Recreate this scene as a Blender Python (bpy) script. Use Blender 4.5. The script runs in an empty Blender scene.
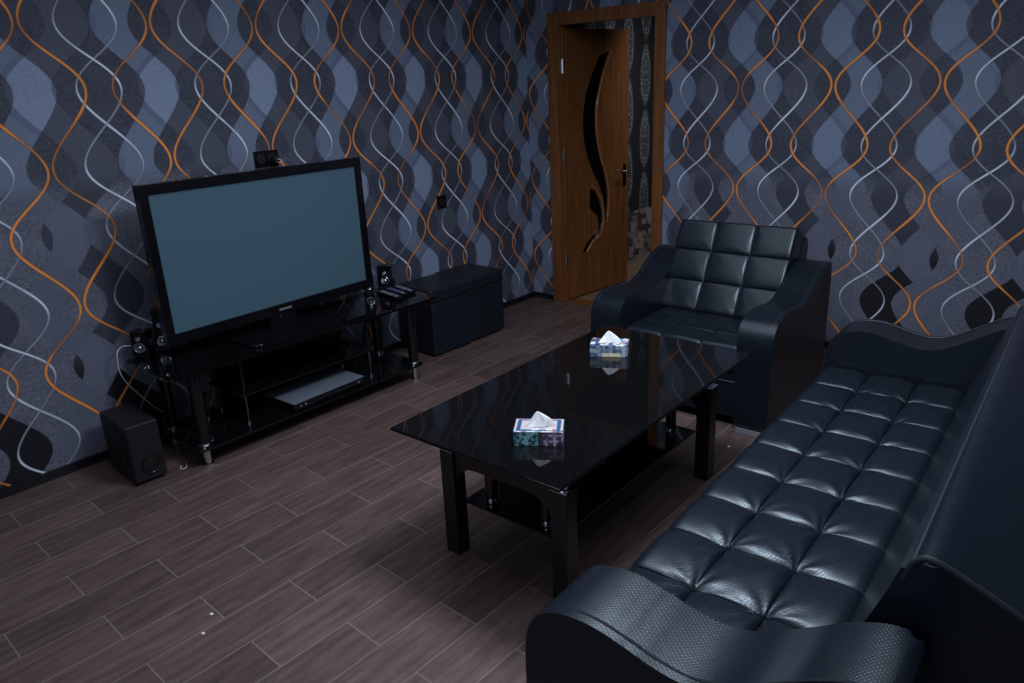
import bpy, bmesh, math, random
from mathutils import Vector, Matrix
random.seed(7)
S = bpy.context.scene
C = S.collection
PI = math.pi
R = math.radians

# ------------------------------------------------------------------ camera
F_PX, CAM = 750.8, Vector((3.6522, -4.5925, 1.6402))
YAW, PITCH, ROLL = -0.7058, 0.3316, -0.0447
fw = Vector((math.sin(YAW)*math.cos(PITCH), math.cos(YAW)*math.cos(PITCH), -math.sin(PITCH)))
rt0 = Vector((math.cos(YAW), -math.sin(YAW), 0)); up0 = rt0.cross(fw)
rt = math.cos(ROLL)*rt0 + math.sin(ROLL)*up0
up = -math.sin(ROLL)*rt0 + math.cos(ROLL)*up0
cd = bpy.data.cameras.new('camera'); cam = bpy.data.objects.new('camera', cd); C.objects.link(cam)
cd.sensor_fit = 'HORIZONTAL'; cd.sensor_width = 36.0; cd.lens = F_PX*36.0/1024.0
cd.clip_start = 0.02; cd.clip_end = 100
m3 = Matrix((rt, up, -fw)).transposed()
cam.matrix_world = Matrix.Translation(CAM) @ m3.to_4x4()
S.camera = cam

# ------------------------------------------------------------------ world, light, exposure
w = bpy.data.worlds.new('world'); S.world = w; w.use_nodes = True
w.node_tree.nodes['Background'].inputs[0].default_value = (0.55, 0.70, 1.0, 1)
w.node_tree.nodes['Background'].inputs[1].default_value = 0.25
S.view_settings.view_transform = 'Standard'; S.view_settings.look = 'None'
S.view_settings.gamma = 1.0; S.view_settings.use_curve_mapping = False
S.view_settings.exposure = 0.18

R_ = math.radians
def area(name, loc, target, sx, sy, power, col, spread=180):
    l = bpy.data.lights.new(name, 'AREA'); l.shape = 'RECTANGLE'; l.size = sx; l.size_y = sy
    l.energy = power; l.color = col; l.spread = R_(spread)
    o = bpy.data.objects.new(name, l); C.objects.link(o); o.location = loc
    o.rotation_euler = (Vector(target)-Vector(loc)).to_track_quat('-Z', 'Y').to_euler()
    return o
# daylight through the window behind the camera, the ceiling lamp, then two added fills
area('window_daylight', (3.1, -5.52, 1.75), (2.4, 0.0, 0.7), 2.0, 1.3, 9, (0.74, 0.86, 1.0))
area('ceiling_lamp_light', (2.55, -2.55, 2.45), (2.55, -2.55, 0), 0.55, 0.55, 31, (0.80, 0.885, 1.0), 172)
area('ceiling_bounce_fill', (2.3, -2.55, 2.70), (2.3, -2.55, 0), 2.8, 2.8, 32, (0.80, 0.885, 1.0), 170)  # added soft fill in place of light bounced off the ceiling
area('hall_fill_light', (1.25, 1.0, 2.4), (0.07, 1.5, 0.9), 0.3, 0.3, 3.2, (0.95, 0.95, 1.0), 90)  # unseen fill added to bring out the hall wall

# ------------------------------------------------------------------ material helpers
def lin(c):
    c = c/255.0
    return c/12.92 if c <= 0.04045 else ((c+0.055)/1.055)**2.4
def rgb(r, g, b, k=1.0):
    return (min(1, lin(r)*k), min(1, lin(g)*k), min(1, lin(b)*k), 1)

class X:
    """a scalar node expression"""
    nt = None
    def __init__(s, sock): s.s = sock
    @staticmethod
    def op(kind, *a, clamp=False):
        n = X.nt.nodes.new('ShaderNodeMath'); n.operation = kind; n.use_clamp = clamp
        for i, v in enumerate(a):
            if isinstance(v, X): X.nt.links.new(v.s, n.inputs[i])
            else: n.inputs[i].default_value = v
        return X(n.outputs[0])
    def __add__(s, o): return X.op('ADD', s, o)
    __radd__ = __add__
    def __sub__(s, o): return X.op('SUBTRACT', s, o)
    def __rsub__(s, o): return X.op('SUBTRACT', o, s)
    def __mul__(s, o): return X.op('MULTIPLY', s, o)
    __rmul__ = __mul__
    def __truediv__(s, o): return X.op('DIVIDE', s, o)
def xfract(a): return X.op('FRACT', a)
def xabs(a): return X.op('ABSOLUTE', a)
def xmin(a, b): return X.op('MINIMUM', a, b)
def xmax(a, b): return X.op('MAXIMUM', a, b)
def wrapdist(a):      # distance to the nearest integer
    return xabs(xfract(a + 0.5) - 0.5)
def step(a, lo, hi):  # smoothstep, lo may exceed hi
    n = X.nt.nodes.new('ShaderNodeMapRange'); n.interpolation_type = 'SMOOTHSTEP'
    flip = lo > hi
    if flip: lo, hi = hi, lo
    n.inputs[1].default_value = lo; n.inputs[2].default_value = hi
    n.inputs[3].default_value = 1 if flip else 0; n.inputs[4].default_value = 0 if flip else 1
    X.nt.links.new(a.s, n.inputs[0]); return X(n.outputs[0])
def inband(a, lo, hi, e=0.006):  # a in 0..1 periodic; band lo..hi
    c, h = (lo+hi)/2, (hi-lo)/2
    return step(wrapdist(a - c), h+e, h-e)
def cmix(f, a, b):
    n = X.nt.nodes.new('ShaderNodeMix'); n.data_type = 'RGBA'
    if isinstance(f, X): X.nt.links.new(f.s, n.inputs[0])
    else: n.inputs[0].default_value = f
    for i, v in ((6, a), (7, b)):
        if isinstance(v, tuple): n.inputs[i].default_value = v
        else: X.nt.links.new(v, n.inputs[i])
    return n.outputs[2]
def cmul(a, f):
    n = X.nt.nodes.new('ShaderNodeMix'); n.data_type = 'RGBA'; n.blend_type = 'MULTIPLY'
    n.inputs[0].default_value = 1
    if isinstance(a, tuple): n.inputs[6].default_value = a
    else: X.nt.links.new(a, n.inputs[6])
    cb = X.nt.nodes.new('ShaderNodeCombineColor')
    for i in range(3): X.nt.links.new(f.s, cb.inputs[i])
    X.nt.links.new(cb.outputs[0], n.inputs[7]); return n.outputs[2]
def noise(vec, scale, detail=2.0, rough=0.5):
    n = X.nt.nodes.new('ShaderNodeTexNoise'); n.inputs['Scale'].default_value = scale
    n.inputs['Detail'].default_value = detail; n.inputs['Roughness'].default_value = rough
    if vec is not None: X.nt.links.new(vec, n.inputs['Vector'])
    return X(n.outputs['Fac'])
def mapped(vec, scale=(1, 1, 1), loc=(0, 0, 0)):
    n = X.nt.nodes.new('ShaderNodeMapping'); n.inputs['Scale'].default_value = scale
    n.inputs['Location'].default_value = loc
    X.nt.links.new(vec, n.inputs[0]); return n.outputs[0]
def combine(x, y, z):
    n = X.nt.nodes.new('ShaderNodeCombineXYZ')
    for i, v in enumerate((x, y, z)):
        if isinstance(v, X): X.nt.links.new(v.s, n.inputs[i])
        else: n.inputs[i].default_value = v
    return n.outputs[0]

def newmat(name):
    m = bpy.data.materials.new(name); m.use_nodes = True
    X.nt = m.node_tree
    b = m.node_tree.nodes['Principled BSDF']
    tc = m.node_tree.nodes.new('ShaderNodeTexCoord')
    sp = m.node_tree.nodes.new('ShaderNodeSeparateXYZ'); m.node_tree.links.new(tc.outputs['Object'], sp.inputs[0])
    return m, b, tc.outputs['Object'], X(sp.outputs[0]), X(sp.outputs[1]), X(sp.outputs[2])
def setin(b, **k):
    for n, v in k.items():
        s = b.inputs[n.replace('_', ' ')]
        if isinstance(v, X): X.nt.links.new(v.s, s)
        elif isinstance(v, bpy.types.NodeSocket): X.nt.links.new(v, s)
        else: s.default_value = v
def bump(b, h, strength=0.3, dist=0.002):
    n = X.nt.nodes.new('ShaderNodeBump'); n.inputs['Strength'].default_value = strength
    n.inputs['Distance'].default_value = dist
    X.nt.links.new(h.s if isinstance(h, X) else h, n.inputs['Height'])
    X.nt.links.new(n.outputs[0], b.inputs['Normal'])
def simple(name, col, rough=0.5, metal=0.0, var=0.12, scale=30, spec=0.5, bmp=0.0):
    m, b, v, x, y, z = newmat(name)
    n = noise(v, scale, 3)
    setin(b, Base_Color=cmul(col, n*(2*var)+(1-var)), Roughness=rough, Metallic=metal)
    b.inputs['Specular IOR Level'].default_value = spec
    if bmp: bump(b, noise(v, scale*6, 2), bmp, 0.001)
    return m

# ------------------------------------------------------------------ wallpaper
P, H = 0.5483, 0.6031
KW = 2.6
def wallpaper(name, left):
    m, b, v, x, y, z = newmat(name)
    if left:
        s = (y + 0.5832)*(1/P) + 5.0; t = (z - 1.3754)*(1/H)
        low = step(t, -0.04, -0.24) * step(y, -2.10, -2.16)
    else:
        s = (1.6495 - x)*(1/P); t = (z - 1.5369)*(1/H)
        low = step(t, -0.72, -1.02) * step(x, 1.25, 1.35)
    w_ = X.op('COSINE', t*(2*PI))
    ph = t + w_*(0.022 if left else -0.022)
    c = X.op('COSINE', ph*(2*PI)); sn = X.op('SINE', ph*(2*PI))
    sl = X.op('INVERSE_SQRT', sn*sn*1.25 + 1.0)*P
    # woven / mottled paper grain
    flat = combine(x+y, z, 0.0)
    mott = noise(mapped(flat, (1, 1, 1)), 70, 4, 0.7)
    cloud = noise(mapped(flat, (1, 1, 1)), 9, 3, 0.6)
    streak = noise(mapped(flat, (60, 4, 1)), 2.2, 2, 0.6)
    grain_dark = mott*2.2 + cloud*0.8 - 0.45
    grain_light = streak*0.35 + mott*0.7 + 0.48
    p = xfract(s + c*0.17); q = xfract(s - c*0.19)
    dr = low*0.03
    pin = inband(p - dr, 0.70, 1.00); qin = inband(q, 0.01, 0.33)
    strip = xmax(inband(q, -0.06, 0.01), inband(q, 0.33, 0.39))
    # upper scheme
    hexc = cmul(rgb(89, 98, 117, KW) if left else rgb(80, 89, 107, KW), grain_light)
    lightc = cmul(rgb(73, 81, 97, KW), grain_light)
    midc = cmul(rgb(54, 56, 67, KW), grain_light)
    darkc = cmul(rgb(43, 45, 55, KW), grain_dark)
    stripc = cmul(rgb(66, 73, 91, KW), grain_light)
    plus = cmix(strip, lightc, stripc)
    upper = cmix(pin, cmix(qin, darkc, midc), cmix(qin, plus, hexc))
    # lower scheme: grey ground with near-black wave pieces
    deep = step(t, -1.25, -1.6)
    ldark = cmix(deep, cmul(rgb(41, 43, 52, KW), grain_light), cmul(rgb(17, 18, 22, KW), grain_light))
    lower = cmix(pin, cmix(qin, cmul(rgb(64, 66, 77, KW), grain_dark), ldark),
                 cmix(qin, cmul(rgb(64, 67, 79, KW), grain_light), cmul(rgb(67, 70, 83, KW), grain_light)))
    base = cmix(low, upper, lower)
    # printed strands, their metallic gleam painted into the colour
    gl = noise(mapped(flat, (2.3, 2.3, 1), (4, 2, 0)), 1.6, 1.5, 0.5)
    def strand(base, d, half, col, dark, fade):
        d = wrapdist(d)*sl/(fade*0.5 + 0.62)
        base = cmix(step(d, half*1.35, half*0.9)*0.55, base, dark)
        core = step(d, half*0.95, half*0.45)
        return cmix(core*fade, base, col)
    fo = step(gl, 0.34, 0.60)*0.62 + 0.38
    gleam = step(sn, -0.55, 0.55); wob = step(gl, 0.66, 0.40)*0.3 + 0.7  # painted gleam: strands brighter on one slope direction
    f1 = (gleam*0.66 + 0.34)*wob; f2 = (gleam*(-0.66) + 1.0)*wob
    org = rgb(174, 106, 50, KW*0.92); od = rgb(58, 34, 25, KW)
    sil = rgb(156, 161, 178, KW*0.92); sd = rgb(56, 58, 68, KW)
    hs = 0.0062
    aw = 0.205 if left else 0.197
    base = strand(base, s - 0.5 - 0.03 - c*aw, hs, sil, sd, f1)
    base = strand(base, s - 0.5 + 0.03 + c*aw, hs, sil, sd, f2)
    base = strand(base, s - 0.206 + c*0.186, hs*1.12, org, od, fo)
    base = strand(base, s + 0.206 - c*0.186, hs*1.12, org, od, fo)
    setin(b, Base_Color=base, Roughness=0.62)
    b.inputs['Specular IOR Level'].default_value = 0.25
    bump(b, mott, 0.15, 0.001)
    return m
M = {}
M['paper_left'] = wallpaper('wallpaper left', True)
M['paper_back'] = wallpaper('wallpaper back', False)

# ------------------------------------------------------------------ floor of wood-look planks
def floor_mat(name, c1, c2, grout):
    m, b, v, x, y, z = newmat(name)
    xs = (x - (y + 3.3)*0.02 - 0.0136)*(1/0.1715); row = X.op('FLOOR', xs)
    off = X.op('MODULO', row + 100.0, 2.0)
    ys = (y + (x - 1.29)*0.046 + 3.397)*(1/0.511) + (1.0 - off)*0.49
    col = X.op('FLOOR', ys)
    fx = wrapdist(xs)*0.1715; fy = wrapdist(ys)*0.511
    g = step(xmin(fx, fy), 0.0024, 0.0010)*(noise(v, 5, 2)*0.9 + 0.35)
    wn = X.nt.nodes.new('ShaderNodeTexWhiteNoise'); wn.noise_dimensions = '2D'
    X.nt.links.new(combine(row, col, 0.0), wn.inputs['Vector'])
    rnd = X(wn.outputs['Value'])
    pv = combine(x*20.0 + rnd*40.0, y*3.0 + rnd*17.0, rnd*9.0)
    gr = noise(pv, 1.6, 7, 0.72)
    wv = X.nt.nodes.new('ShaderNodeTexWave'); wv.inputs['Scale'].default_value = 1.1
    wv.inputs['Distortion'].default_value = 7.0; wv.inputs['Detail'].default_value = 3
    X.nt.links.new(combine(x*6.0 + rnd*31.0, y*1.1 + rnd*7.0, 0.0), wv.inputs['Vector'])
    f = gr*0.92 + X(wv.outputs['Fac'])*0.08
    wood = cmix(step(f, 0.30, 0.72), c1, c2)
    wood = cmul(wood, rnd*0.36 + 0.82)
    setin(b, Base_Color=cmix(g, wood, grout), Roughness=gr*0.2 + 0.30)
    bump(b, f - g*0.8, 0.12, 0.002)
    return m
M['floor'] = floor_mat('wood look tile', (0.082, 0.053, 0.048, 1), (0.152, 0.100, 0.089, 1), (0.27, 0.235, 0.22, 1))
M['hall_floor'] = floor_mat('hall tile', (0.20, 0.13, 0.08, 1), (0.30, 0.20, 0.13, 1), (0.30, 0.26, 0.22, 1))

def wood_mat(name, c1, c2, rough=0.32):
    m, b, v, x, y, z = newmat(name)
    g = noise(mapped(v, (26, 26, 1.6)), 1.4, 5, 0.6)
    setin(b, Base_Color=cmix(step(g, 0.3, 0.7), c1, c2), Roughness=rough)
    bump(b, g, 0.08, 0.001); return m
M['door_wood'] = wood_mat('door wood', (0.160, 0.058, 0.020, 1), (0.255, 0.098, 0.032, 1))
M['door_rim'] = wood_mat('door rim wood', (0.30, 0.13, 0.055, 1), (0.40, 0.19, 0.09, 1), 0.2)

def leather(name, col, rough=0.40, holes=1.0, wrinkle=0.35):
    m, b, v, x, y, z = newmat(name)
    k = 2*PI/0.0105
    # perforated dots on every face of the hide, and a soft grain
    h = X.op('SINE', (x+z)*k)*X.op('SINE', (y+z*0.35)*k)
    dots = step(h, 0.15, 0.75)
    big = noise(v, 9, 3, 0.55); fine = noise(v, 260, 2)
    setin(b, Base_Color=cmul(col, dots*(-0.2*holes) + 1.0), Roughness=big*0.12 + (rough-0.06) + dots*(0.08*holes))
    b.inputs['Specular IOR Level'].default_value = 0.44; b.inputs['Specular Tint'].default_value = (0.80, 0.91, 1.0, 1)
    bump(b, fine*0.25 + big*wrinkle*3.0 - dots*(0.2*holes), 0.40, 0.0024)
    return m
M['leather'] = leather('black perforated leather', (0.0075, 0.0112, 0.018, 1), 0.30)
M['leather_smooth'] = leather('black smooth leather', (0.007, 0.0105, 0.017, 1), 0.29, 0.0)
M['ottoman'] = leather('black ottoman hide', (0.011, 0.014, 0.022, 1), 0.46, 0.2)
M['stitch'] = simple('seam piping', (0.022, 0.027, 0.036, 1), 0.35)
M['glass'] = simple('black glass', (0.004, 0.0042, 0.005, 1), 0.035, 0, 0.1, 3)
M['gloss'] = simple('black gloss plastic', (0.006, 0.006, 0.008, 1), 0.12, 0, 0.1, 8)
M['satin'] = simple('black satin wood', (0.010, 0.010, 0.013, 1), 0.30, 0, 0.25, 20)
M['matte'] = simple('black matte plastic', (0.010, 0.010, 0.013, 1), 0.55, 0, 0.2, 60, 0.4, 0.1)
M['chrome'] = simple('chrome', (0.72, 0.75, 0.80, 1), 0.12, 1.0, 0.05, 20)
M['silver'] = simple('silver plastic', (0.42, 0.44, 0.50, 1), 0.30, 0.6, 0.06, 15)
M['player_top'] = simple('silver player lid', (0.20, 0.24, 0.30, 1), 0.35, 0.3, 0.06, 12)
M['screen'] = simple('plasma screen', (0.078, 0.142, 0.190, 1), 0.22, 0, 0.03, 5, 0.35)
M['dark_glass'] = simple('dark inlay glass', (0.006, 0.005, 0.005, 1), 0.10)
M['white'] = simple('white paint', (0.55, 0.57, 0.60, 1), 0.6, 0, 0.06, 4)
M['ceiling'] = simple('ceiling white', (0.45, 0.48, 0.53, 1), 0.8, 0, 0.05, 3)
M['plain'] = simple('grey wall paint', (0.16, 0.18, 0.22, 1), 0.8, 0, 0.08, 3)
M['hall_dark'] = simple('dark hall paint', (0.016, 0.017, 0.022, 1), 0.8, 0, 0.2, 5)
M['gunmetal'] = simple('dark polished metal', (0.16, 0.17, 0.19, 1), 0.25, 1.0, 0.05, 20)
M['skirting'] = simple('black skirting', (0.010, 0.011, 0.014, 1), 0.25)
M['tissue'] = simple('tissue paper', (0.95, 0.96, 0.97, 1), 0.85, 0, 0.02, 40)
M['cable'] = simple('white cable', (0.55, 0.56, 0.58, 1), 0.45)
M['orange_cable'] = simple('orange cable', (0.55, 0.20, 0.06, 1), 0.45)
M['bezel_text'] = simple('grey lettering', (0.45, 0.47, 0.52, 1), 0.4)
M['blue_keys'] = simple('blue grey keys', (0.10, 0.14, 0.34, 1), 0.4)
M['grey_keys'] = simple('grey keys', (0.22, 0.23, 0.27, 1), 0.4)

# ------------------------------------------------------------------ mesh helpers
def B(): return bmesh.new()
def box(bm, c, s, rot=None, bev=0.0, seg=2):
    r = bmesh.ops.create_cube(bm, size=1)
    vs = r['verts']
    bmesh.ops.scale(bm, vec=s, verts=vs)
    if bev:
        es = list({e for v in vs for e in v.link_edges})
        rr = bmesh.ops.bevel(bm, geom=es, offset=bev, segments=seg, profile=0.5, affect='EDGES', clamp_overlap=True)
        vs = list({v for f in rr['faces'] for v in f.verts} | {v for v in vs if v.is_valid})
    if rot is not None: bmesh.ops.rotate(bm, cent=(0, 0, 0), matrix=rot, verts=vs)
    bmesh.ops.translate(bm, vec=c, verts=vs)
    return vs
def lathe(bm, prof, c=(0, 0, 0), n=24, rot=None):
    """prof: (radius, z) list, closed with caps where the radius is not 0"""
    rings = []
    vs = []
    for r, zz in prof:
        ring = [bm.verts.new((r*math.cos(2*PI*i/n), r*math.sin(2*PI*i/n), zz)) for i in range(n)]
        rings.append(ring); vs += ring
    for a, b_ in zip(rings, rings[1:]):
        for i in range(n): bm.faces.new((a[i], a[(i+1) % n], b_[(i+1) % n], b_[i]))
    bm.faces.new(rings[0][::-1]); bm.faces.new(rings[-1])
    if rot is not None: bmesh.ops.rotate(bm, cent=(0, 0, 0), matrix=rot, verts=vs)
    bmesh.ops.translate(bm, vec=c, verts=vs)
    return vs
def tube(bm, pts, r, n=8, closed=False):
    pts = [Vector(p) for p in pts]
    rings = []
    for i, p in enumerate(pts):
        a = pts[i-1] if i > 0 else p; b_ = pts[i+1] if i < len(pts)-1 else p
        t = (b_-a).normalized() if (b_-a).length > 1e-9 else Vector((0, 0, 1))
        u = t.cross(Vector((0.13, 0.31, 0.94))).normalized(); vv = t.cross(u)
        if rings and u.dot(lastu) < 0: pass
        lastu = u
        rr = r[i] if isinstance(r, (list, tuple)) else r
        rings.append([bm.verts.new(p + u*(rr*math.cos(2*PI*k/n)) + vv*(rr*math.sin(2*PI*k/n))) for k in range(n)])
    for a, b_ in zip(rings, rings[1:]):
        for k in range(n): bm.faces.new((a[k], a[(k+1) % n], b_[(k+1) % n], b_[k]))
    bm.faces.new(rings[0][::-1]); bm.faces.new(rings[-1])
def spline(pts, per=6):
    pts = [Vector(p) for p in pts]; out = []
    for i in range(len(pts)-1):
        p0 = pts[max(i-1, 0)]; p1 = pts[i]; p2 = pts[i+1]; p3 = pts[min(i+2, len(pts)-1)]
        for k in range(per):
            t = k/per
            out.append(0.5*((2*p1)+(p2-p0)*t+(2*p0-5*p1+4*p2-p3)*t*t+(3*p1-p0-3*p2+p3)*t**3))
    out.append(pts[-1]); return out
def prism(bm, pts, a, b_, put, bev=0.0, seg=3):
    """polygon pts (u,v) extruded from a to b_; put(u,v,w) -> xyz; rim edges bevelled"""
    va = [bm.verts.new(put(u, v, a)) for u, v in pts]; vb = [bm.verts.new(put(u, v, b_)) for u, v in pts]
    n = len(pts)
    f1 = bm.faces.new(va[::-1]); f2 = bm.faces.new(vb)
    for i in range(n): bm.faces.new((va[i], va[(i+1) % n], vb[(i+1) % n], vb[i]))
    if bev:
        es = list(f1.edges)+list(f2.edges)
        bmesh.ops.bevel(bm, geom=es, offset=bev, segments=seg, profile=0.5, affect='EDGES', clamp_overlap=True)
def obj(name, bm, mat, parent=None, smooth=True, angle=40, loc=None):
    bmesh.ops.recalc_face_normals(bm, faces=bm.faces[:])
    me = bpy.data.meshes.new(name); bm.to_mesh(me); bm.free()
    mats = mat if isinstance(mat, (list, tuple)) else [mat]
    for q in mats: me.materials.append(q)
    if smooth:
        for p in me.polygons: p.use_smooth = True
        me.set_sharp_from_angle(angle=R(angle))
    o = bpy.data.objects.new(name, me); C.objects.link(o)
    if smooth:
        wn_ = o.modifiers.new('normals', 'WEIGHTED_NORMAL'); wn_.weight = 100; wn_.keep_sharp = True
    if parent: o.parent = parent
    if loc: o.location = loc
    return o
def thing(name, label, cat, loc=(0, 0, 0), rz=0.0, group=None):
    o = bpy.data.objects.new(name, None); C.objects.link(o); o.empty_display_size = 0.1
    o.location = loc; o.rotation_euler = (0, 0, rz); o['label'] = label; o['category'] = cat
    if group: o['group'] = group
    return o
def tag(o, label, cat, group=None):
    o['label'] = label; o['category'] = cat
    if group: o['group'] = group
    return o
def struct(name, bm, mat, parent=None, smooth=False):
    o = obj(name, bm, mat, parent, smooth)
    if not parent: o['kind'] = 'structure'
    return o
def dup(root, loc, rz, label, group=None):
    r = root.copy(); C.objects.link(r); r.location = loc; r.rotation_euler = (0, 0, rz); r['label'] = label
    if group: r['group'] = group
    for ch in list(root.children):
        c = ch.copy(); C.objects.link(c); c.parent = r
        for g in list(ch.children):
            d = g.copy(); C.objects.link(d); d.parent = c
    return r
def slab(bm, x0, x1, y0, y1, z0, z1): box(bm, ((x0+x1)/2, (y0+y1)/2, (z0+z1)/2), (x1-x0, y1-y0, z1-z0))

# ------------------------------------------------------------------ room shell
XR, YF, ZC, T = 4.75, -5.65, 2.75, 0.12
bm = B(); slab(bm, -T, XR+T, YF-T, 0.06, -0.1, 0.0); struct('floor', bm, M['floor'])
bm = B(); slab(bm, -T, XR+T, YF-T, T, ZC, ZC+0.1); struct('ceiling', bm, M['ceiling'])
bm = B(); slab(bm, -T, 0, YF-T, T, 0, ZC); struct('wall_left', bm, M['paper_left'])
bm = B()
slab(bm, 0, 0.28, 0, T, 0, ZC); slab(bm, 1.09, XR, 0, T, 0, ZC); slab(bm, 0.28, 1.09, 0, T, 2.04, ZC)
struct('wall_back', bm, M['paper_back'])
bm = B(); slab(bm, XR, XR+T, YF-T, T, 0, ZC); struct('wall_right', bm, M['plain'])
bm = B()
WX0, WX1, WZ0, WZ1 = 2.05, 4.15, 1.05, 2.45
slab(bm, 0, WX0, YF-T, YF, 0, ZC); slab(bm, WX1, XR, YF-T, YF, 0, ZC)
slab(bm, WX0, WX1, YF-T, YF, 0, WZ0); slab(bm, WX0, WX1, YF-T, YF, WZ1, ZC)
struct('wall_front', bm, M['plain'])
win = bpy.data.objects.new('window_1', None); C.objects.link(win); win['kind'] = 'structure'
bm = B()
for a in ((WX0, WX0+.06), ((WX0+WX1)/2-.03, (WX0+WX1)/2+.03), (WX1-.06, WX1)): slab(bm, a[0], a[1], YF-.09, YF-.03, WZ0, WZ1)
for a in ((WZ0, WZ0+.06), (WZ1-.06, WZ1)): slab(bm, WX0, WX1, YF-.09, YF-.03, a[0], a[1])
obj('window_frame', bm, M['white'], win, False)
pm, b, *_ = newmat('window glass'); setin(b, Base_Color=(0.95, 0.97, 1, 1), Roughness=0.02); b.inputs['Transmission Weight'].default_value = 1.0
bm = B(); slab(bm, WX0+.05, WX1-.05, YF-.064, YF-.058, WZ0+.05, WZ1-.05); obj('pane', bm, pm, win, False)
bm = B(); slab(bm, 0, 0.014, YF, 0, 0, 0.043); struct('baseboard_left', bm, M['skirting'])
bm = B(); slab(bm, 0.014, 0.205, -0.014, 0, 0, 0.043); slab(bm, 1.131, XR, -0.014, 0, 0, 0.043); struct('baseboard_back', bm, M['skirting'])

# hall beyond the door
m, b, v, x, y, z = newmat('hall damask over stone')
uu = y*(1/0.29); vv = z*(1/0.55)
row = X.op('FLOOR', uu); vv = vv + X.op('MODULO', row + 100.0, 2.0)*0.5
du = xfract(uu) - 0.5; dv = xfract(vv) - 0.5
mirror = combine(xabs(du)*0.29*9.0, dv*0.55*9.0, 0.0)
n1 = noise(mirror, 3.2, 4, 0.6)
rad = X.op('SQRT', du*du*3.2 + dv*dv*1.3)
mot = step(xabs(n1 - 0.5), 0.035, 0.012)*step(rad, 0.62, 0.45)
rim = step(xabs(rad - 0.40 - (n1-0.5)*0.5), 0.03, 0.01)
mot = xmax(mot, rim)
damask = cmix(mot*0.8, (0.012, 0.013, 0.019, 1), (0.30, 0.31, 0.33, 1))
vor = X.nt.nodes.new('ShaderNodeTexVoronoi'); vor.inputs['Scale'].default_value = 1.0; vor.distance = 'CHEBYCHEV'
X.nt.links.new(combine(y*11.0 + z*3.0, z*19.0, 0.0), vor.inputs['Vector'])
ved = X(vor.outputs['Distance'])
sp2 = X.nt.nodes.new('ShaderNodeSeparateColor'); X.nt.links.new(vor.outputs['Color'], sp2.inputs[0])
stone = cmix(X(sp2.outputs[0]), (0.20, 0.16, 0.14, 1), (0.42, 0.36, 0.33, 1))
stone = cmul(stone, noise(v, 55, 5, 0.7)*1.6 + 0.05)
stone = cmix(step(ved, 0.42, 0.55), stone, (0.05, 0.045, 0.042, 1))
setin(b, Base_Color=cmix(step(z, 0.485, 0.477), damask, stone), Roughness=0.7)
bump(b, n1, 0.2, 0.004)
M['hall_wall'] = m
bm = B(); slab(bm, -0.05, 0.07, T, 2.6, 0, ZC); struct('wall_hall', bm, M['hall_wall'])
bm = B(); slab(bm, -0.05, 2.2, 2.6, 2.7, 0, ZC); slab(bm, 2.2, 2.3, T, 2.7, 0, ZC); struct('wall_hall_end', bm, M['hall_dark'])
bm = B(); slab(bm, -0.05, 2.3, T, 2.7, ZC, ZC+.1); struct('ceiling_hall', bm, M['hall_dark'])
bm = B(); slab(bm, -0.05, 2.3, 0.06, 2.7, -0.1, 0); struct('floor_hall', bm, M['hall_floor'])

# ------------------------------------------------------------------ door
door = bpy.data.objects.new('door_1', None); C.objects.link(door); door['kind'] = 'structure'
door.location = (0.67, 0, 0)
def dl(p): return (p[0]-0.67, p[1], p[2])
bm = B()
for x0, x1 in ((0.205, 0.295), (1.065, 1.131+.012)):
    box(bm, dl(((x0+x1)/2, -0.011, 1.04)), (x1-x0, 0.022, 2.08), bev=0.006)
box(bm, dl((0.674, -0.0112, 2.045)), (0.938, 0.0226, 0.085), bev=0.006)
obj('casing', bm, M['door_wood'], door)
bm = B()
slab(bm, 0.28-.67, 0.303-.67, 0, T+.01, 0, 2.02); slab(bm, 1.066-.67, 1.09-.67, 0, T+.01, 0, 2.02); slab(bm, 0.28-.67, 1.09-.67, 0, T+.01, 2.012, 2.04)
box(bm, (0.309-.67, 0.03, 1.0), (0.012, 0.02, 2.0)); box(bm, (1.060-.67, 0.03, 1.0), (0.012, 0.02, 2.0))
obj('jamb', bm, M['door_wood'], door, False)
bm = B(); box(bm, (0, 0.06, 0.003), (0.76, 0.12, 0.006)); obj('threshold', bm, M['door_wood'], door, False)
# the open leaf: local u along the leaf from the hinge, w out of the seen face
hx, hy, fx_, fy_ = 0.325, 0.045, 0.395, 0.765
LW = 0.735
ang = math.atan2(fy_-hy, fx_-hx)
leaf_m = Matrix.Translation((hx-.67, hy, 0)) @ Matrix.Rotation(ang, 4, 'Z')
bm = B(); box(bm, (LW/2, 0.02, 1.0), (LW, 0.04, 1.975), bev=0.003)
leaf = obj('leaf', bm, M['door_wood'], door); leaf.matrix_local = leaf_m
def lp(u, z_, w_): return (u, -w_, z_)
UP = [(.475, 1.83), (.375, 1.805), (.28, 1.672), (.207, 1.54), (.175, 1.415), (.172, 1.29), (.182, 1.21), (.211, 1.11), (.272, .982), (.352, .867), (.405, .77), (.428, .66), (.436, .57),
      (.446, .62), (.456, .73), (.446, .84), (.405, .97), (.355, 1.085), (.318, 1.215), (.306, 1.33), (.311, 1.43), (.336, 1.53), (.382, 1.65), (.43, 1.75)]
bm = B(); prism(bm, UP, 0.0005, 0.003, lp); obj('inlay', bm, M['dark_glass'], leaf, False)
SM = [(.250, .84), (.236, .75), (.246, .69), (.29, .655), (.334, .625), (.350, .565), (.352, .50), (.372, .50), (.386, .57), (.384, .65), (.356, .74), (.30, .82)]
bm = B(); prism(bm, SM, 0.0005, 0.003, lp); obj('inlay', bm, M['dark_glass'], leaf, False)
TL_ = [(.150, .365), (.205, .425), (.26, .46), (.30, .487), (.318, .470), (.26, .435), (.215, .395), (.18, .355)]
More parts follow.
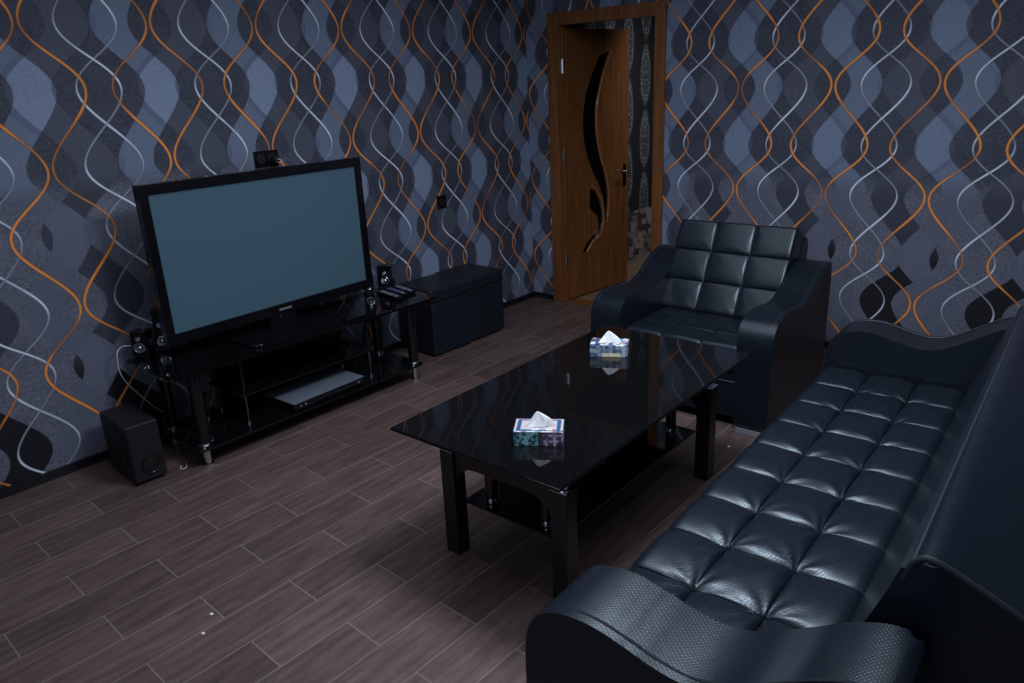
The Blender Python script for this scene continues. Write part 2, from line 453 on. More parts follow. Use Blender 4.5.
bm = B(); prism(bm, TL_, 0.0005, 0.003, lp); obj('inlay', bm, M['dark_glass'], leaf, False)
for pts in ([(.51, 1.84), (.455, 1.75), (.405, 1.65), (.356, 1.53), (.330, 1.43), (.325, 1.33), (.337, 1.215), (.374, 1.085), (.425, .97), (.468, .84), (.478, .73), (.466, .62), (.446, .545)],
            [(.27, .86), (.325, .82), (.378, .745), (.408, .65), (.408, .56), (.385, .48), (.36, .455)],
            [(.39, .50), (.345, .455), (.27, .415), (.20, .35)]):
    bm = B(); tube(bm, [lp(u, z_, 0.003) for u, z_ in [tuple(q)[:2] for q in spline([(a, c, 0) for a, c in pts])]], 0.0085, 8); obj('moulding', bm, M['door_rim'], leaf)
for u, z_ in ((.300, .462), (.362, .500), (.437, .575)):
    bm = B(); tube(bm, [lp(u-.014, z_-.04, .006), lp(u, z_, .010), lp(u+.014, z_+.045, .006)], [.002, .006, .002], 8); o = obj('inlay_glint', bm, M['chrome'], leaf); o['label'] = 'small silver glint on the door inlay'  # thin chrome tubes shaped as the specular glints on the leaf
bm = B(); box(bm, (0.675, -0.004, 0.90), (0.04, 0.008, 0.17), bev=.003)
hd = obj('handle', bm, M['chrome'], leaf); hd['label'] = 'chrome lever handle'
bm = B(); lathe(bm, [(.009, 0), (.009, .05)], (0.675, -0.004, .93), 12, Matrix.Rotation(R(90), 3, 'X')); tube(bm, [(0.675, -.05, .93), (.62, -.052, .932), (.565, -.047, .925)], [.009, .008, .006], 10); obj('lever', bm, M['chrome'], hd)
for z_ in (1.735, 1.11, 0.33):
    bm = B(); lathe(bm, [(.008, -.05), (.008, .05)], (0.312-.67, 0.018, z_), 12); box(bm, (0.3065-.67, 0.012, z_), (0.006, 0.022, 0.09)); o = obj('hinge', bm, M['chrome'], door); o['label'] = 'chrome hinge'

# ------------------------------------------------------------------ coffee table
ct = thing('coffee_table', 'long black glass coffee table with thick black legs and a lower shelf', 'table', (2.158, -2.41, 0))
bm = B()
box(bm, (0, 0, 0.534), (0.72, 1.352, 0.012), bev=0.004)
bmesh.ops.bevel(bm, geom=[], offset=0.01)
obj('glass_top', bm, M['glass'], ct)
LY = {-1: -.500, 1: .515}
for sx in (-1, 1):
    for sy in (-1, 1):
        bm = B(); box(bm, (sx*0.246, LY[sy], 0.21), (0.064, 0.060, 0.42), bev=0.004)
        lg = obj('leg', bm, M['satin'], ct)
        bm = B(); box(bm, (sx*0.246, LY[sy], 0.4225), (0.066, 0.062, 0.004)); lathe(bm, [(.026, .4247), (.026, .4257), (.016, .427), (.016, .518), (.030, .520), (.030, .5279)], (sx*0.246, LY[sy], 0), 20)
        o = obj('glass_support', bm, M['chrome'], lg); o['label'] = 'chrome pin under the glass'
for sy in (-1, 1):
    NA = [PI/2*i/8 for i in range(9)]
    arch = [(-.213, .418), (.213, .418)] + [(.213-.10*(1-math.cos(a_)), .30+.075*math.sin(a_)) for a_ in NA] + [(-.213+.10*(1-math.cos(a_)), .30+.075*math.sin(a_)) for a_ in NA[::-1]]
    bm = B(); prism(bm, arch, LY[sy]-0.02, LY[sy]+0.02, lambda u, v_, w_: (u, w_, v_)); obj('apron', bm, M['satin'], ct, False)
bm = B(); box(bm, (0, 0, 0.214), (0.42, 0.985, 0.010), bev=0.003); obj('lower_shelf', bm, M['glass'], ct)
for sx in (-1, 1):
    for sy in (-1, 1):
        bm = B(); lathe(bm, [(.022, .236), (.022, .5275)], (sx*.125, sy*.435, 0), 20); tb = obj('tube', bm, M['gloss'], ct)
        bm = B(); lathe(bm, [(.024, .2195), (.024, .224), (.0225, .226), (.0225, .2355)], (sx*.125, sy*.435, 0), 20); o = obj('ring', bm, M['chrome'], tb); o['label'] = 'chrome ring'
CTZ = 0.5402

# ------------------------------------------------------------------ tissue boxes
def print_mat(name, cols, sc, seed, z_split=None):
    m, b, v, x, y, z = newmat(name)
    vo = X.nt.nodes.new('ShaderNodeTexVoronoi'); vo.distance = 'CHEBYCHEV'; vo.inputs['Scale'].default_value = sc
    X.nt.links.new(mapped(v, (1, 1.3, 1.4), (seed, seed*.7, 0)), vo.inputs['Vector'])
    sp = X.nt.nodes.new('ShaderNodeSeparateColor'); X.nt.links.new(vo.outputs['Color'], sp.inputs[0])
    cr = X.nt.nodes.new('ShaderNodeValToRGB'); cr.color_ramp.interpolation = 'CONSTANT'
    el = cr.color_ramp.elements
    while len(el) < len(cols): el.new(0.5)
    for i, c in enumerate(cols): el[i].position = i/len(cols); el[i].color = c
    X.nt.links.new(sp.outputs[0], cr.inputs[0])
    return m, b, v, x, y, z, cr.outputs[0]
# near box: teal left, violet and pink right on the front; cream, blue and brown on the lid
m, b, v, x, y, z, patch = print_mat('printed carton city', [(.02, .03, .06, 1), (.75, .80, .85, 1), (.10, .30, .38, 1), (.45, .22, .16, 1), (.62, .64, .80, 1), (.80, .72, .66, 1)], 62, 1.3)
x = x*(-1.0)
teal = cmix(step(noise(v, 75, 3), 0.38, 0.62), (.01, .08, .12, 1), (.35, .75, .78, 1))
viol = cmix(step(noise(mapped(v, (1, 1, .4)), 60, 2), 0.36, 0.6), (.10, .07, .20, 1), (.75, .62, .85, 1))
win_ = step(xmin(wrapdist(x*38.0), wrapdist(z*48.0 + 0.2)), 0.14, 0.22)
viol = cmix(win_*step(x, -0.014, -0.018)*0.85, viol, (.06, .02, .05, 1))
front = cmix(step(x, -0.012, -0.002), viol, teal)
front = cmix(step(xabs(x + 0.008), 0.012, 0.006), front, (.06, .05, .10, 1))
lid = cmix(step(y, -0.030, -0.026), patch, cmix(noise(v, 120, 2), (.85, .80, .82, 1), (.25, .12, .16, 1)))
lid = cmix(step(xabs(xmax(xabs(x)*0.62, xabs(y)) - 0.040), 0.005, 0.003), lid, (.03, .10, .22, 1))
setin(b, Base_Color=cmix(step(z, 0.0485, 0.0492), front, lid), Roughness=0.35)
M['carton_near'] = m
m, b, v, x, y, z, patch = print_mat('printed carton skyline', [(.02, .03, .08, 1), (.60, .66, .75, 1), (.08, .16, .36, 1), (.42, .16, .14, 1), (.80, .82, .86, 1), (.05, .05, .10, 1)], 58, 5.1)
sky = cmix(step(noise(v, 60, 3), 0.36, 0.64), (.05, .09, .18, 1), (.34, .42, .52, 1))
gold = cmix(noise(v, 110, 2), (.70, .55, .28, 1), (.92, .90, .78, 1))
front = cmix(step(z, 0.019, 0.015)*step(x, -0.03, -0.026)*step(x, 0.052, 0.048), sky, gold)
front = cmix(step(xabs(x - 0.062), 0.009, 0.006), front, (.42, .50, .60, 1))
setin(b, Base_Color=cmix(step(z, 0.0485, 0.0492), front, patch), Roughness=0.35)
M['carton_far'] = m
def tissue_box(label, loc, rz, mat, seed):
    t = thing('tissue_box', label, 'tissue box', loc, rz, 'tissue boxes on the coffee table')
    bm = B(); box(bm, (0, 0, 0.025), (0.158, 0.098, 0.05), bev=0.0015)
    cb = obj('carton', bm, mat, t)
    bm = B(); n = 20
    lathe_pts = [(.03*math.cos(2*PI*i/n)*1.25, .03*math.sin(2*PI*i/n)*.6) for i in range(n)]
    prism(bm, lathe_pts, 0.0502, 0.0508, lambda u, v_, w_: (u, v_, w_)); obj('opening', bm, M['matte'], cb, False)
    # pulled tissue: a folded cone of paper
    rnd = random.Random(seed); bm = B(); n = 36; rows = []
    ph = rnd.random()*6
    for k in range(9):
        f = k/8.0
        rad = 0.034*(1-f)**0.85 + 0.0016
        ring = []
        for i in range(n):
            a = 2*PI*i/n
            fold = 1 + (0.20*math.sin(3*a+ph+f*1.5) + 0.10*math.sin(7*a+2*ph-f*2))*(1-f*.4)
            ring.append(bm.verts.new((math.cos(a)*rad*1.25*fold + .004*math.sin(4*f), math.sin(a)*rad*0.5*fold, 0.051 + 0.048*f + 0.004*math.sin(2*a+ph)*(1-f)*f*2)))
        rows.append(ring)
    for a_, b_ in zip(rows, rows[1:]):
        for i in range(n): bm.faces.new((a_[i], a_[(i+1) % n], b_[(i+1) % n], b_[i]))
    bm.faces.new(rows[-1]); bm.faces.new(rows[0][::-1])
    obj('tissue', bm, M['tissue'], t)
    return t
def tb_center(p0, p1, d=0.049):
    a, b_ = Vector(p0), Vector(p1); e = (b_-a).normalized(); nrm_ = Vector((-e.y, e.x))
    c = (a+b_)/2 + nrm_*d; return (c.x, c.y, CTZ), math.atan2(e.y, e.x)
loc, rz = tb_center((2.24, -2.948), (2.370, -2.863)); tissue_box('teal and violet printed tissue box at the near end of the coffee table', loc, rz, M['carton_near'], 3)
loc, rz = tb_center((1.980, -2.132), (2.120, -2.057)); tissue_box('blue and gold printed tissue box at the far end of the coffee table', loc, rz, M['carton_far'], 11)

# ------------------------------------------------------------------ sofa
sofa = thing('sofa', 'long black leather sofa with square-tufted seat and curved arms', 'sofa', (2.735, -2.375, 0), R(1.75))
ARM = [(0.03, .05), (0.0, .09), (0, .25), (0, .44), (.012, .515), (.045, .563), (.10, .588), (.17, .594), (.24, .581), (.31, .563), (.38, .557), (.45, .575), (.54, .628), (.60, .668), (.655, .694), (.70, .702), (.728, .690), (.74, .64), (.74, .35), (.74, .05)]
def arm(parent, prof, a, b_, put, mat, rim=0.032):
    pts = [tuple(q)[:2] for q in spline([(u, v_, 0) for u, v_ in prof], 4)]
    bm = B(); prism(bm, pts, a, b_, put, bev=rim, seg=5)
    o = obj('armrest', bm, mat, parent, angle=60)
    top = [q for q in pts if q[1] > .12]
    for w_ in ((a,) if abs(a) > abs(b_) else (b_,)):
        s_ = 1 if w_ == max(a, b_) else -1
        bm = B()
        cx = sum(q[0] for q in top)/len(top)
        line = [put(q[0] + (0.004 if q[0] < cx else -0.004), q[1]-0.0008, w_ - s_*rim*1.0) for q in top]
        tube(bm, line, 0.0035, 6); obj('seam', bm, M['stitch'], o)
    return o
for y0, y1 in ((-1.186, -0.985), (0.985, 1.186)):
    arm(sofa, ARM, y0, y1, lambda u, v_, w_: (u, w_, v_), M['leather'], 0.024)
def tufted(name, parent, x0, x1, y0, y1, xs, ys, z_under, zfun, mat, put=None, nx=16, ny=14, seed=1):
    """closed cushion: tufted top over a flat underside"""
    rnd = random.Random(seed)
    gx = []; gy = []
    for a, b_ in zip(xs, xs[1:]): gx += [a+(b_-a)*(.5-.5*math.cos(PI*i/nx)) for i in range(nx)]
    gx.append(xs[-1])
    for a, b_ in zip(ys, ys[1:]): gy += [a+(b_-a)*(.5-.5*math.cos(PI*i/ny)) for i in range(ny)]
    gy.append(ys[-1])
    put = put or (lambda x_, y_, z_: (x_, y_, z_))
    bm = B(); top = [[bm.verts.new(put(x_, y_, zfun(x_, y_))) for y_ in gy] for x_ in gx]
    bot = [[bm.verts.new(put(x_, y_, z_under)) for y_ in gy] for x_ in gx]
    NX, NY = len(gx), len(gy)
    for i in range(NX-1):
        for j in range(NY-1):
            bm.faces.new((top[i][j], top[i+1][j], top[i+1][j+1], top[i][j+1]))
            bm.faces.new((bot[i][j], bot[i][j+1], bot[i+1][j+1], bot[i+1][j]))
    for i in range(NX-1):
        bm.faces.new((top[i][0], bot[i][0], bot[i+1][0], top[i+1][0])); bm.faces.new((top[i][-1], top[i+1][-1], bot[i+1][-1], bot[i][-1]))
    for j in range(NY-1):
        bm.faces.new((top[0][j], top[0][j+1], bot[0][j+1], bot[0][j])); bm.faces.new((top[-1][j], bot[-1][j], bot[-1][j+1], top[-1][j+1]))
    return obj(name, bm, mat, parent, angle=75)
def cellpos(v_, edges):
    for a, b_ in zip(edges, edges[1:]):
        if v_ <= b_+1e-9: return (v_-a)/(b_-a), a, b_
    return 1.0, edges[-2], edges[-1]
def tuft_z(base, bulge, xs, ys, roundx=0.05, roundy=0.03, pull=1.0):
    x0, x1, y0, y1 = xs[0], xs[-1], ys[0], ys[-1]
    def f(x_, y_):
        u, a, b_ = cellpos(x_, xs); v_, c, d_ = cellpos(y_, ys)
        # the outer rim of the cushion is not pulled down
        if (a == x0 and u < .5) or (b_ == x1 and u > .5): su = 1.0
        else: su = max(0, math.sin(PI*u))
        if (c == y0 and v_ < .5) or (d_ == y1 and v_ > .5): sv = 1.0
        else: sv = max(0, math.sin(PI*v_))
        h = bulge*(0.34*su**0.34 + 0.66*sv**0.28*(0.62 + 0.38*su**0.3))
        # pull wrinkles fanning out of the button corners
        cx = a if u < .5 else b_; cy = c if v_ < .5 else d_
        if x0 < cx < x1:
            dx, dy = x_-cx, y_-cy; r = math.hypot(dx, dy); th = math.atan2(dy, dx)
            k = 7.3*(cx*31+cy*17)
            h += pull*bulge*0.13*math.exp(-(r/0.075)**2)*min(1, r/0.02)*math.sin(9*th + 2.2*math.sin(k) + 1.3*math.sin(2*th+k))
        d = min(x_-x0, x1-x_); e = min(y_-y0, y1-y_)
        if d < roundx: h -= (1-math.sqrt(max(0, 1-(1-d/roundx)**2)))*roundx
        if e < roundy: h -= (1-math.sqrt(max(0, 1-(1-e/roundy)**2)))*roundy
        return base+h
    return f
xs = [0.006, 0.194, 0.376, 0.558]
ys = [-0.972, -0.74, -0.525, -0.31, -0.095, 0.12, 0.335, 0.55, 0.765, 0.972]
tufted('seat_cushion', sofa, 0, 0, 0, 0, xs, ys, 0.30, tuft_z(0.394, 0.038, xs, ys, 0.045), M['leather'], nx=20, ny=18)
bm = B(); box(bm, (0.30, 0, 0.18), (0.58, 1.945, 0.245), bev=0.012); obj('seat_base', bm, M['leather'], sofa)
BK = [(.545, .36), (.580, .47), (.628, .60), (.666, .72), (.680, .778), (.694, .808), (.718, .818), (.77, .800), (.84, .768), (.90, .735), (.930, .69), (.938, .60), (.935, .40), (.93, .12), (.86, .10), (.80, .12), (.66, .33)]
bk = [tuple(q)[:2] for q in spline([(u, v_, 0) for u, v_ in BK], 3)]
bm = B(); prism(bm, bk, -0.935, 0.965, lambda u, v_, w_: (u, w_, v_), bev=0.014, seg=3)
back = obj('backrest', bm, M['leather_smooth'], sofa, angle=50)
bm = B(); tube(bm, [(0.6885, -.921, .7985)] + [(0.6885, -.9+1.85*i/20, .7985) for i in range(21)], 0.005, 8); obj('seam', bm, M['stitch'], back)
bm = B(); tube(bm, [(u, -.932, v_+.002) for u, v_ in bk if v_ > .70 and u > .675], 0.006, 8); obj('seam', bm, M['stitch'], back)
# front facing of the backrest in perforated hide
bm = B()
pr = [(.5455, .372), (.580, .482), (.628, .612), (.664, .722), (.678, .775), (.684, .79), (.674, .79), (.656, .73), (.616, .62), (.568, .48), (.534, .372)]
pr = [(u+.022 if i < 5 else u, v_) for i, (u, v_) in enumerate(pr)]
prism(bm, [(u-.002, v_) for u, v_ in pr], -0.936, 0.96, lambda u, v_, w_: (u, w_, v_)); obj('back_front_panel', bm, M['leather'], sofa)
for x_ in (0.08, 0.72):
    for y_ in (-1.085, 1.085):
        bm = B(); lathe(bm, [(.022, 0), (.022, .045), (.028, .052), (.028, .062)], (x_, y_, 0), 16); obj('foot', bm, M['chrome'], sofa)

# ------------------------------------------------------------------ armchair
ac = thing('armchair', 'black leather armchair with tufted back in front of the far wall', 'armchair', (2.0, -1.0, 0), R(1.2))
ACA = [(.03, .03), (0.0, .06), (0, .25), (0, .44), (.012, .510), (.045, .553), (.10, .574), (.17, .580), (.24, .573), (.31, .563), (.38, .566), (.45, .592), (.53, .642), (.60, .678), (.655, .696), (.70, .700), (.72, .690), (.73, .64), (.73, .35), (.73, .03)]
ACA = [(u-.435+.075*max(0, u)/.73, v_) for u, v_ in ACA]
for x0, x1 in ((-.4875, -.315), (.312, .480)):
    arm(ac, ACA, x0, x1, lambda u, v_, w_: (w_, u, v_), M['leather'], 0.02)
xs = [-.318, -.106, .106, .318]; ys = [-.392, -.22, -.05, .12]
tufted('seat_cushion', ac, 0, 0, 0, 0, xs, ys, 0.30, tuft_z(0.408, 0.016, xs, ys, 0.03), M['leather'])
bm = B(); box(bm, (0, -.025, 0.175), (0.645, 0.71, 0.25), bev=0.012)
sb = obj('seat_base', bm, M['leather'], ac)
bm = B(); tube(bm, [(-.31+.62*i/12, -.3805, .235) for i in range(13)], .003, 6); obj('seam', bm, M['stitch'], sb)
TILT = R(30)
def back_put(x_, h, d):   # h up along the cushion, d out of its face
    y_ = 0.08 + h*math.sin(TILT) - d*math.cos(TILT); z_ = 0.395 + h*math.cos(TILT) + d*math.sin(TILT)
    return (x_, y_, z_)
xs = [-.335, -.117, .101, .319]; ys = [0.0, 0.172, 0.345, 0.517]
fz = tuft_z(0.045, 0.022, xs, ys, 0.014, 0.014, 0.6)
tufted('back_cushion', ac, 0, 0, 0, 0, xs, ys, -0.03, fz, M['leather_smooth'], put=lambda x_, y_, z_: back_put(x_, y_, z_))
for x_ in (-.117, .101):
    bm = B(); tube(bm, [back_put(x_, .03+.46*i/20, .0545) for i in range(21)], 0.003, 6); obj('seam', bm, M['stitch'], ac)
bm = B(); prism(bm, [(.16, .36), (.37, .79), (.40, .805), (.44, .80), (.47, .77), (.46, .12), (.36, .08), (.25, .2)], -.325, .322, lambda u, v_, w_: (w_, u, v_), bev=.014); obj('back_frame', bm, M['leather'], ac)
for x_ in (-.405, .405):
    bm = B(); box(bm, (x_, -.405, .015), (.160, .05, .030), bev=.004); o = obj('foot', bm, M['silver'], ac); o['label'] = 'chrome foot strip'
    bm = B(); box(bm, (x_, .30, .015), (.155, .05, .030), bev=.004); obj('foot', bm, M['chrome'], ac)

# ------------------------------------------------------------------ ottomans
def ottoman(label, loc):
    t = thing('ottoman', label, 'ottoman', loc, R(-1.0), 'cube ottomans along the wall')
    bm = B(); box(bm, (0, 0, .185), (.322, .334, .345), bev=.010, seg=3); obj('body', bm, M['ottoman'], t)
    bm = B(); box(bm, (0, 0, .400), (.334, .343, .084), bev=.016, seg=4); obj('lid', bm, M['ottoman'], t)
    for sx in (-1, 1):
        for sy in (-1, 1):
            bm = B(); lathe(bm, [(.014, 0), (.014, .014)], (sx*.13, sy*.13, 0), 12); obj('foot', bm, M['matte'], t)
    return t
o1 = ottoman('black cube ottoman nearest the door corner', (.195, -.962, 0))
o2 = dup(o1, (.20, -1.310, 0), R(-1.5), 'black cube ottoman between the television stand and another ottoman')

# ------------------------------------------------------------------ television stand
TS0, TSR = (.33, -2.465, 0), R(-1.2)
ts = thing('tv_stand', 'low black glass television stand with chrome feet', 'tv stand', TS0, TSR)
def rect_r(hx_, hy_, r, n=5):
    out = []
    for cx, cy, a0 in ((hx_-r, hy_-r, 0), (-hx_+r, hy_-r, 90), (-hx_+r, -hy_+r, 180), (hx_-r, -hy_+r, 270)):
        out += [(cx+r*math.cos(R(a0+90*i/n)), cy+r*math.sin(R(a0+90*i/n))) for i in range(n+1)]
    return out
idp = lambda u, v_, w_: (u, v_, w_)
bm = B(); prism(bm, [(u, v_+.036) for u, v_ in rect_r(.225, .811, .02)], .466, .478, idp, .003, 2); obj('top_shelf', bm, M['glass'], ts)
bm = B(); prism([*[bm]][0], rect_r(.215, .70, .02), .090, .102, idp, .003, 2); obj('base_shelf', bm, M['glass'], ts)
bm = B(); prism(bm, rect_r(.16, .42, .02), .252, .262, idp, .003, 2)
for v_ in bm.verts: v_.co.x -= .02
obj('middle_shelf', bm, M['glass'], ts)
for sy, yy in ((-1, -.645), (1, .665)):
    for xx in (.165, -.155):
        bm = B(); lathe(bm, [(.029, .118), (.029, .4655)], (xx, yy, 0), 24); po = obj('post', bm, M['gloss'], ts)
        bm = B(); lathe(bm, [(.034, .1025), (.034, .108), (.030, .110), (.030, .1175)], (xx, yy, 0), 24); o = obj('ring', bm, M['chrome'], po); o['label'] = 'chrome ring'
        bm = B(); lathe(bm, [(.026, 0), (.026, .010), (.017, .014), (.017, .078), (.026, .082), (.026, .0897)], (xx, yy, 0), 24); o = obj('foot', bm, M['chrome'], ts); o['label'] = 'chrome foot'
for yy in (-.385, .385):
    for xx in (.115, -.155):
        bm = B(); lathe(bm, [(.008, .1025), (.008, .2515)], (xx, yy, 0), 14); ro = obj('rod', bm, M['gunmetal'], ts)
        bm = B(); lathe(bm, [(.014, .1025), (.014, .114)], (xx, yy, 0), 14); obj('ring', bm, M['chrome'], ro)
        bm = B(); lathe(bm, [(.008, .2625), (.008, .4655)], (xx, yy, 0), 14); obj('rod', bm, M['gloss'], ts)
bm = B(); box(bm, (-.185, 0.02, .284), (.006, .80, .360)); obj('back_panel', bm, M['glass'], ts, False)
TZ = 0.4782

# ------------------------------------------------------------------ television
TVY, TVX, TVR = -2.505, .323, R(1.0)
tv = thing('television', 'large flat television with a black bezel and grey blue blank screen', 'television', (TVX, TVY, TZ), R(1.0))
TW, TH, Z0 = 1.238, .732, .56-TZ
TBW = .043
bm = B()
# bezel ring: outer box with screen recess
def ring_frame(bm, w_, h_, bl, br, bt, bb, x0, x1, zb):
    o_ = [(-w_/2, zb), (w_/2, zb), (w_/2, zb+h_), (-w_/2, zb+h_)]
    i_ = [(-w_/2+bl, zb+bb), (w_/2-br, zb+bb), (w_/2-br, zb+h_-bt), (-w_/2+bl, zb+h_-bt)]
    vs = {}
    for nme, pts in (('o', o_), ('i', i_)):
        for xx in (x0, x1): vs[nme, xx] = [bm.verts.new((xx, p_[0], p_[1])) for p_ in pts]
    for k in range(4):
        l = (k+1) % 4
        bm.faces.new((vs['o', x1][k], vs['o', x1][l], vs['i', x1][l], vs['i', x1][k]))
        bm.faces.new((vs['o', x0][k], vs['i', x0][k], vs['i', x0][l], vs['o', x0][l]))
        bm.faces.new((vs['o', x0][k], vs['o', x0][l], vs['o', x1][l], vs['o', x1][k]))
        bm.faces.new((vs['i', x0][k], vs['i', x1][k], vs['i', x1][l], vs['i', x0][l]))
    bmesh.ops.bevel(bm, geom=[e for e in bm.edges], offset=.003, segments=2, affect='EDGES', profile=.5)
ring_frame(bm, TW, TH, TBW, TBW, .046, .050, -.045, 0.0, Z0)
bz = obj('bezel', bm, M['gloss'], tv, angle=30)
bm = B(); box(bm, (-.014, 0, Z0+.050+(TH-.096)/2), (.010, TW-2*TBW, TH-.096)); sc = obj('screen', bm, M['screen'], tv, False); sc['label'] = 'blank grey blue screen'
bm = B(); box(bm, (-.068, 0, Z0+TH/2), (.06, TW-.06, TH-.06), bev=.02, seg=3); obj('back_shell', bm, M['matte'], tv)
bm = B(); box(bm, (-.03, 0, .048), (.06, .16, .09), bev=.004, seg=2); obj('neck', bm, M['gloss'], tv)
bm = B(); prism(bm, [(u*1.0+.02, v_) for u, v_ in rect_r(.145, .29, .05)], 0.0003, .016, idp, .004, 2); obj('pedestal', bm, M['gloss'], tv)
bm = B(); box(bm, (.002, -.015, Z0-.010), (.012, .016, .012), bev=.003); o = obj('power_light', bm, M['chrome'], tv)
# maker lettering on the lower bezel
fc = bpy.data.curves.new('lettering', 'FONT'); fc.body = 'SAMSUNG'; fc.size = .0165; fc.extrude = .0006; fc.align_x = 'CENTER'
fo_ = bpy.data.objects.new('tmp', fc); C.objects.link(fo_)
bpy.context.view_layer.update()
me = bpy.data.meshes.new_from_object(fo_.evaluated_get(bpy.context.evaluated_depsgraph_get())); bpy.data.objects.remove(fo_)
me.materials.append(M['bezel_text'])
tx = bpy.data.objects.new('lettering', me); C.objects.link(tx); tx.parent = bz
tx.matrix_local = Matrix.Translation((.0008, 0.02, Z0+.018)) @ Matrix(((0, 0, 1), (1, 0, 0), (0, 1, 0))).to_4x4()
tx['label'] = 'pale maker lettering'

# ------------------------------------------------------------------ satellite speakers, subwoofer
def speaker(label, loc, rz, h=.125, wd=.078):
    t = thing('satellite_speaker', label, 'speaker', loc, rz, 'satellite speakers on the television stand')
    # front faces local -y
    bm = B(); prof = [(-.040, .012), (-.036, h), (.030, h), (.042, .012)]
    prism(bm, prof, -wd/2, wd/2, lambda u, v_, w_: (w_, u, v_), .006, 3); obj('cabinet', bm, M['gloss'], t)
    bm = B(); box(bm, (0, 0, .006), (wd*.9, .08, .012), bev=.003); obj('base', bm, M['matte'], t)
    def cone(r, zc, name):
        rot = Matrix.Rotation(R(90-2), 3, 'X')
        bm = B(); lathe(bm, [(r, 0), (r, .003), (r*.86, .004), (r*.80, .0015), (r*.42, .001), (r*.36, .004), (r*.18, .0065), (.0008, .007)], (0, -.0385, zc), 28, rot)
        o = obj(name, bm, M['chrome'], t); o['label'] = 'silver round driver'
    cone(.027, .048, 'woofer'); cone(.013, (.092 if h < .15 else .128), 'tweeter')
    return t
S1 = speaker('small black speaker on the left end of the stand beside a taller one', (.093, -3.135, TZ), R(40))
speaker('taller black speaker half hidden behind the left edge of the television', (.080, -3.025, TZ), R(48), .205, .06)
speaker('small black speaker beside the remotes, right of the television', (.145, -1.645, TZ), R(36), .14, .092)
speaker('taller black speaker behind the right edge of the television', (.125, -1.775, TZ), R(60), .14, .058)
speaker('small black speaker on the bottom shelf of the television stand', (.30, -3.01, .1022), R(60), .17, .062)

sub = thing('subwoofer', 'black box subwoofer with a round port, on the floor left of the television stand', 'subwoofer', (.276, -3.345, 0), R(-3))
bm = B(); box(bm, (0, 0, .152), (.300, .140, .272), bev=.006, seg=3); cab = obj('cabinet', bm, M['matte'], sub)
for sx in (-1, 1):
    for sy in (-1, 1):
        bm = B(); lathe(bm, [(.012, 0), (.012, .0155)], (sx*.12, sy*.05, 0), 12); obj('foot', bm, M['matte'], sub)
ry = Matrix.Rotation(R(90), 3, 'Y')
bm = B(); lathe(bm, [(.044, 0), (.044, .004), (.038, .005), (.033, .0012), (.0005, .001)], (.1505, .008, .088), 32, ry); obj('port', bm, M['gloss'], sub)
bm = B(); box(bm, (.1506, 0, .232), (.002, .045, .004)); o = obj('badge', bm, M['gunmetal'], sub); o['label'] = 'thin grey badge'
rx = Matrix.Rotation(R(90), 3, 'X')
bm = B(); lathe(bm, [(.105, 0), (.105, .004), (.094, .005), (.088, .002), (.04, .001), (.0005, .003)], (0, -.0705, .15), 40, rx); obj('driver', bm, M['matte'], sub)

# ------------------------------------------------------------------ player on the base shelf
dv = thing('disc_player', 'slim silver topped disc player on the bottom shelf of the television stand', 'player', (.395, -2.425, .1022), R(1.2))
bm = B(); box(bm, (0, 0, .027), (.268, .460, .036), bev=.003); obj('body', bm, M['gloss'], dv)
bm = B(); box(bm, (0, 0, .0465), (.270, .462, .003)); obj('lid', bm, M['player_top'], dv, False)
bm = B(); box(bm, (.136, .02, .028), (.003, .22, .010), bev=.001); obj('disc_tray', bm, M['matte'], dv)
for yy in (-.19, -.16, .19): 
    bm = B(); lathe(bm, [(.005, 0), (.005, .003), (.0005, .0035)], (.134, yy, .027), 10, ry); obj('button', bm, M['silver'], dv)
for sx in (-1, 1):
    for sy in (-1, 1):
        bm = B(); lathe(bm, [(.012, 0), (.012, .0092)], (sx*.1, sy*.19, 0), 10); obj('foot', bm, M['matte'], dv)

# ------------------------------------------------------------------ remotes
def remote(label, p0, p1, keys, wd=.045):
    a, b_ = Vector(p0), Vector(p1); d = b_-a; L = d.length
    t = thing('remote_control', label, 'remote control', ((a.x+b_.x)/2, (a.y+b_.y)/2, TZ), math.atan2(d.y, d.x), 'remote controls on the television stand')
    bm = B(); box(bm, (0, 0, .010), (L, wd, .019), bev=.005, seg=3); bo = obj('body', bm, M['gloss'], t)
    bm = B()
    for i in range(8):
        for j in range(3): box(bm, (-L*.40+L*.8*i/7*.75, (j-1)*wd*.27, .0203), (L*.045, wd*.16, .003))
    k = obj('keypad', bm, M[keys], bo, False); k['label'] = 'rows of pale keys'
    bm = B(); lathe(bm, [(wd*.30, .0195), (wd*.30, .0215), (wd*.2, .022)], (L*.34, 0, 0), 16); obj('ring_key', bm, M['grey_keys'], bo)
remote('black remote with grey keys, nearest the front edge of the television stand', (.225, -1.775), (.448, -1.812), 'grey_keys')
remote('black remote with blue keys, middle one of the three', (.225, -1.708), (.420, -1.742), 'blue_keys', .042)
remote('black remote nearest the ottomans, farthest of the three from the television', (.225, -1.645), (.415, -1.680), 'grey_keys', .042)

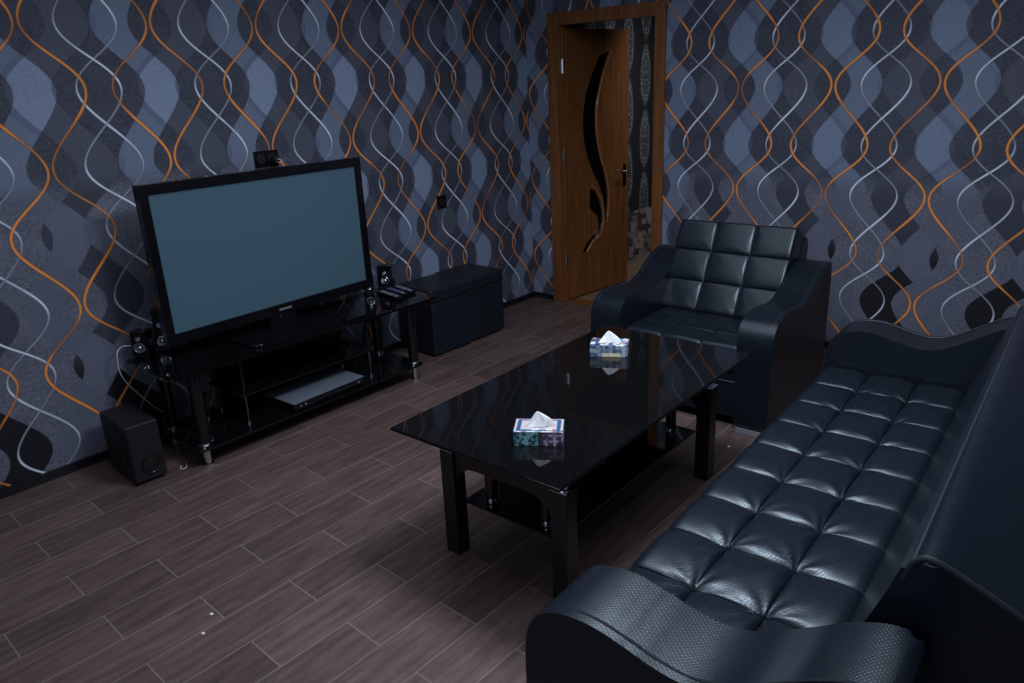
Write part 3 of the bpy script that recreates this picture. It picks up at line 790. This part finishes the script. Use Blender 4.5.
# ------------------------------------------------------------------ wall sockets and cables
so = thing('wall_socket', 'black double wall socket with a plugged lead above the television', 'socket', (0.0, -2.27, 1.312))
bm = B(); box(bm, (.006, 0, 0), (.010, .145, .085), bev=.003); obj('plate', bm, M['gloss'], so)
for yy in (-.034, .034):
    bm = B(); lathe(bm, [(.027, 0), (.027, .004), (.022, .005), (.020, .002), (.0005, .002)], (.0105, yy, 0), 24, ry); obj('outlet', bm, M['matte'], so)
bm = B(); box(bm, (.035, .034, -.004), (.045, .036, .03), bev=.006); pl = obj('plug', bm, M['matte'], so)
bm = B(); tube(bm, spline([(.055, .034, -.004), (.075, .045, -.012), (.070, .058, -.05), (.045, .062, -.16), (.03, .06, -.34)]), .003, 8); o = obj('lead', bm, M['cable'], pl); o['label'] = 'thin pale lead'
bm = B(); tube(bm, spline([(.05, .026, -.015), (.07, .05, -.03), (.06, .09, -.05), (.04, .10, -.20)]), .0025, 8); o = obj('lead', bm, M['orange_cable'], pl); o['label'] = 'thin orange lead'
sw = thing('wall_socket', 'single black wall socket above the ottomans', 'socket', (0.0, -.982, .90))
bm = B(); box(bm, (.006, 0, 0), (.010, .085, .085), bev=.003); obj('plate', bm, M['gloss'], sw)
bm = B(); lathe(bm, [(.027, 0), (.027, .004), (.022, .005), (.020, .002), (.0005, .002)], (.0105, 0, 0), 24, ry); obj('outlet', bm, M['matte'], sw)

def cable(label, pts, r=.0028):
    bm = B(); tube(bm, spline(pts, 8), r, 8)
    o = obj('speaker_cable', bm, M['cable'], None); return tag(o, label, 'cable', 'white speaker cables')
cable('white cable looping from the left speaker down behind the television stand', [(.075, -3.18, .535), (.065, -3.225, .54), (.09, -3.262, .51), (.08, -3.255, .40), (.06, -3.18, .27), (.05, -3.10, .16), (.04, -2.98, .06), (.05, -2.85, .006)])
cable('white cable end lying on the floor in front of the subwoofer', [(.392, -3.205, .0032), (.425, -3.222, .0032), (.442, -3.212, .010), (.428, -3.198, .0032), (.39, -3.175, .0032)], .003)
for i, (x_, y_, lb) in enumerate(((1.496, -3.678, 'tiny white paper scrap, farther from the viewer of two on the open floor'), (1.563, -3.744, 'tiny white paper scrap, nearer to the viewer of two on the open floor'), (2.375, -1.579, 'tiny white crumb on the floor between coffee table and armchair'))):
    bm = B(); r_ = random.Random(i)
    vs = lathe(bm, [(.001, 0.0003), (.0045, .001), (.005, .0025), (.0015, .004)], (0, 0, 0), 7)
    for v_ in vs: v_.co.x *= 1+r_.random()*.6; v_.co.y += r_.random()*.003
    o = obj('paper_scrap', bm, M['tissue'], None, False); o.location = (x_, y_, 0)
    tag(o, lb, 'scrap', 'paper scraps on the floor')
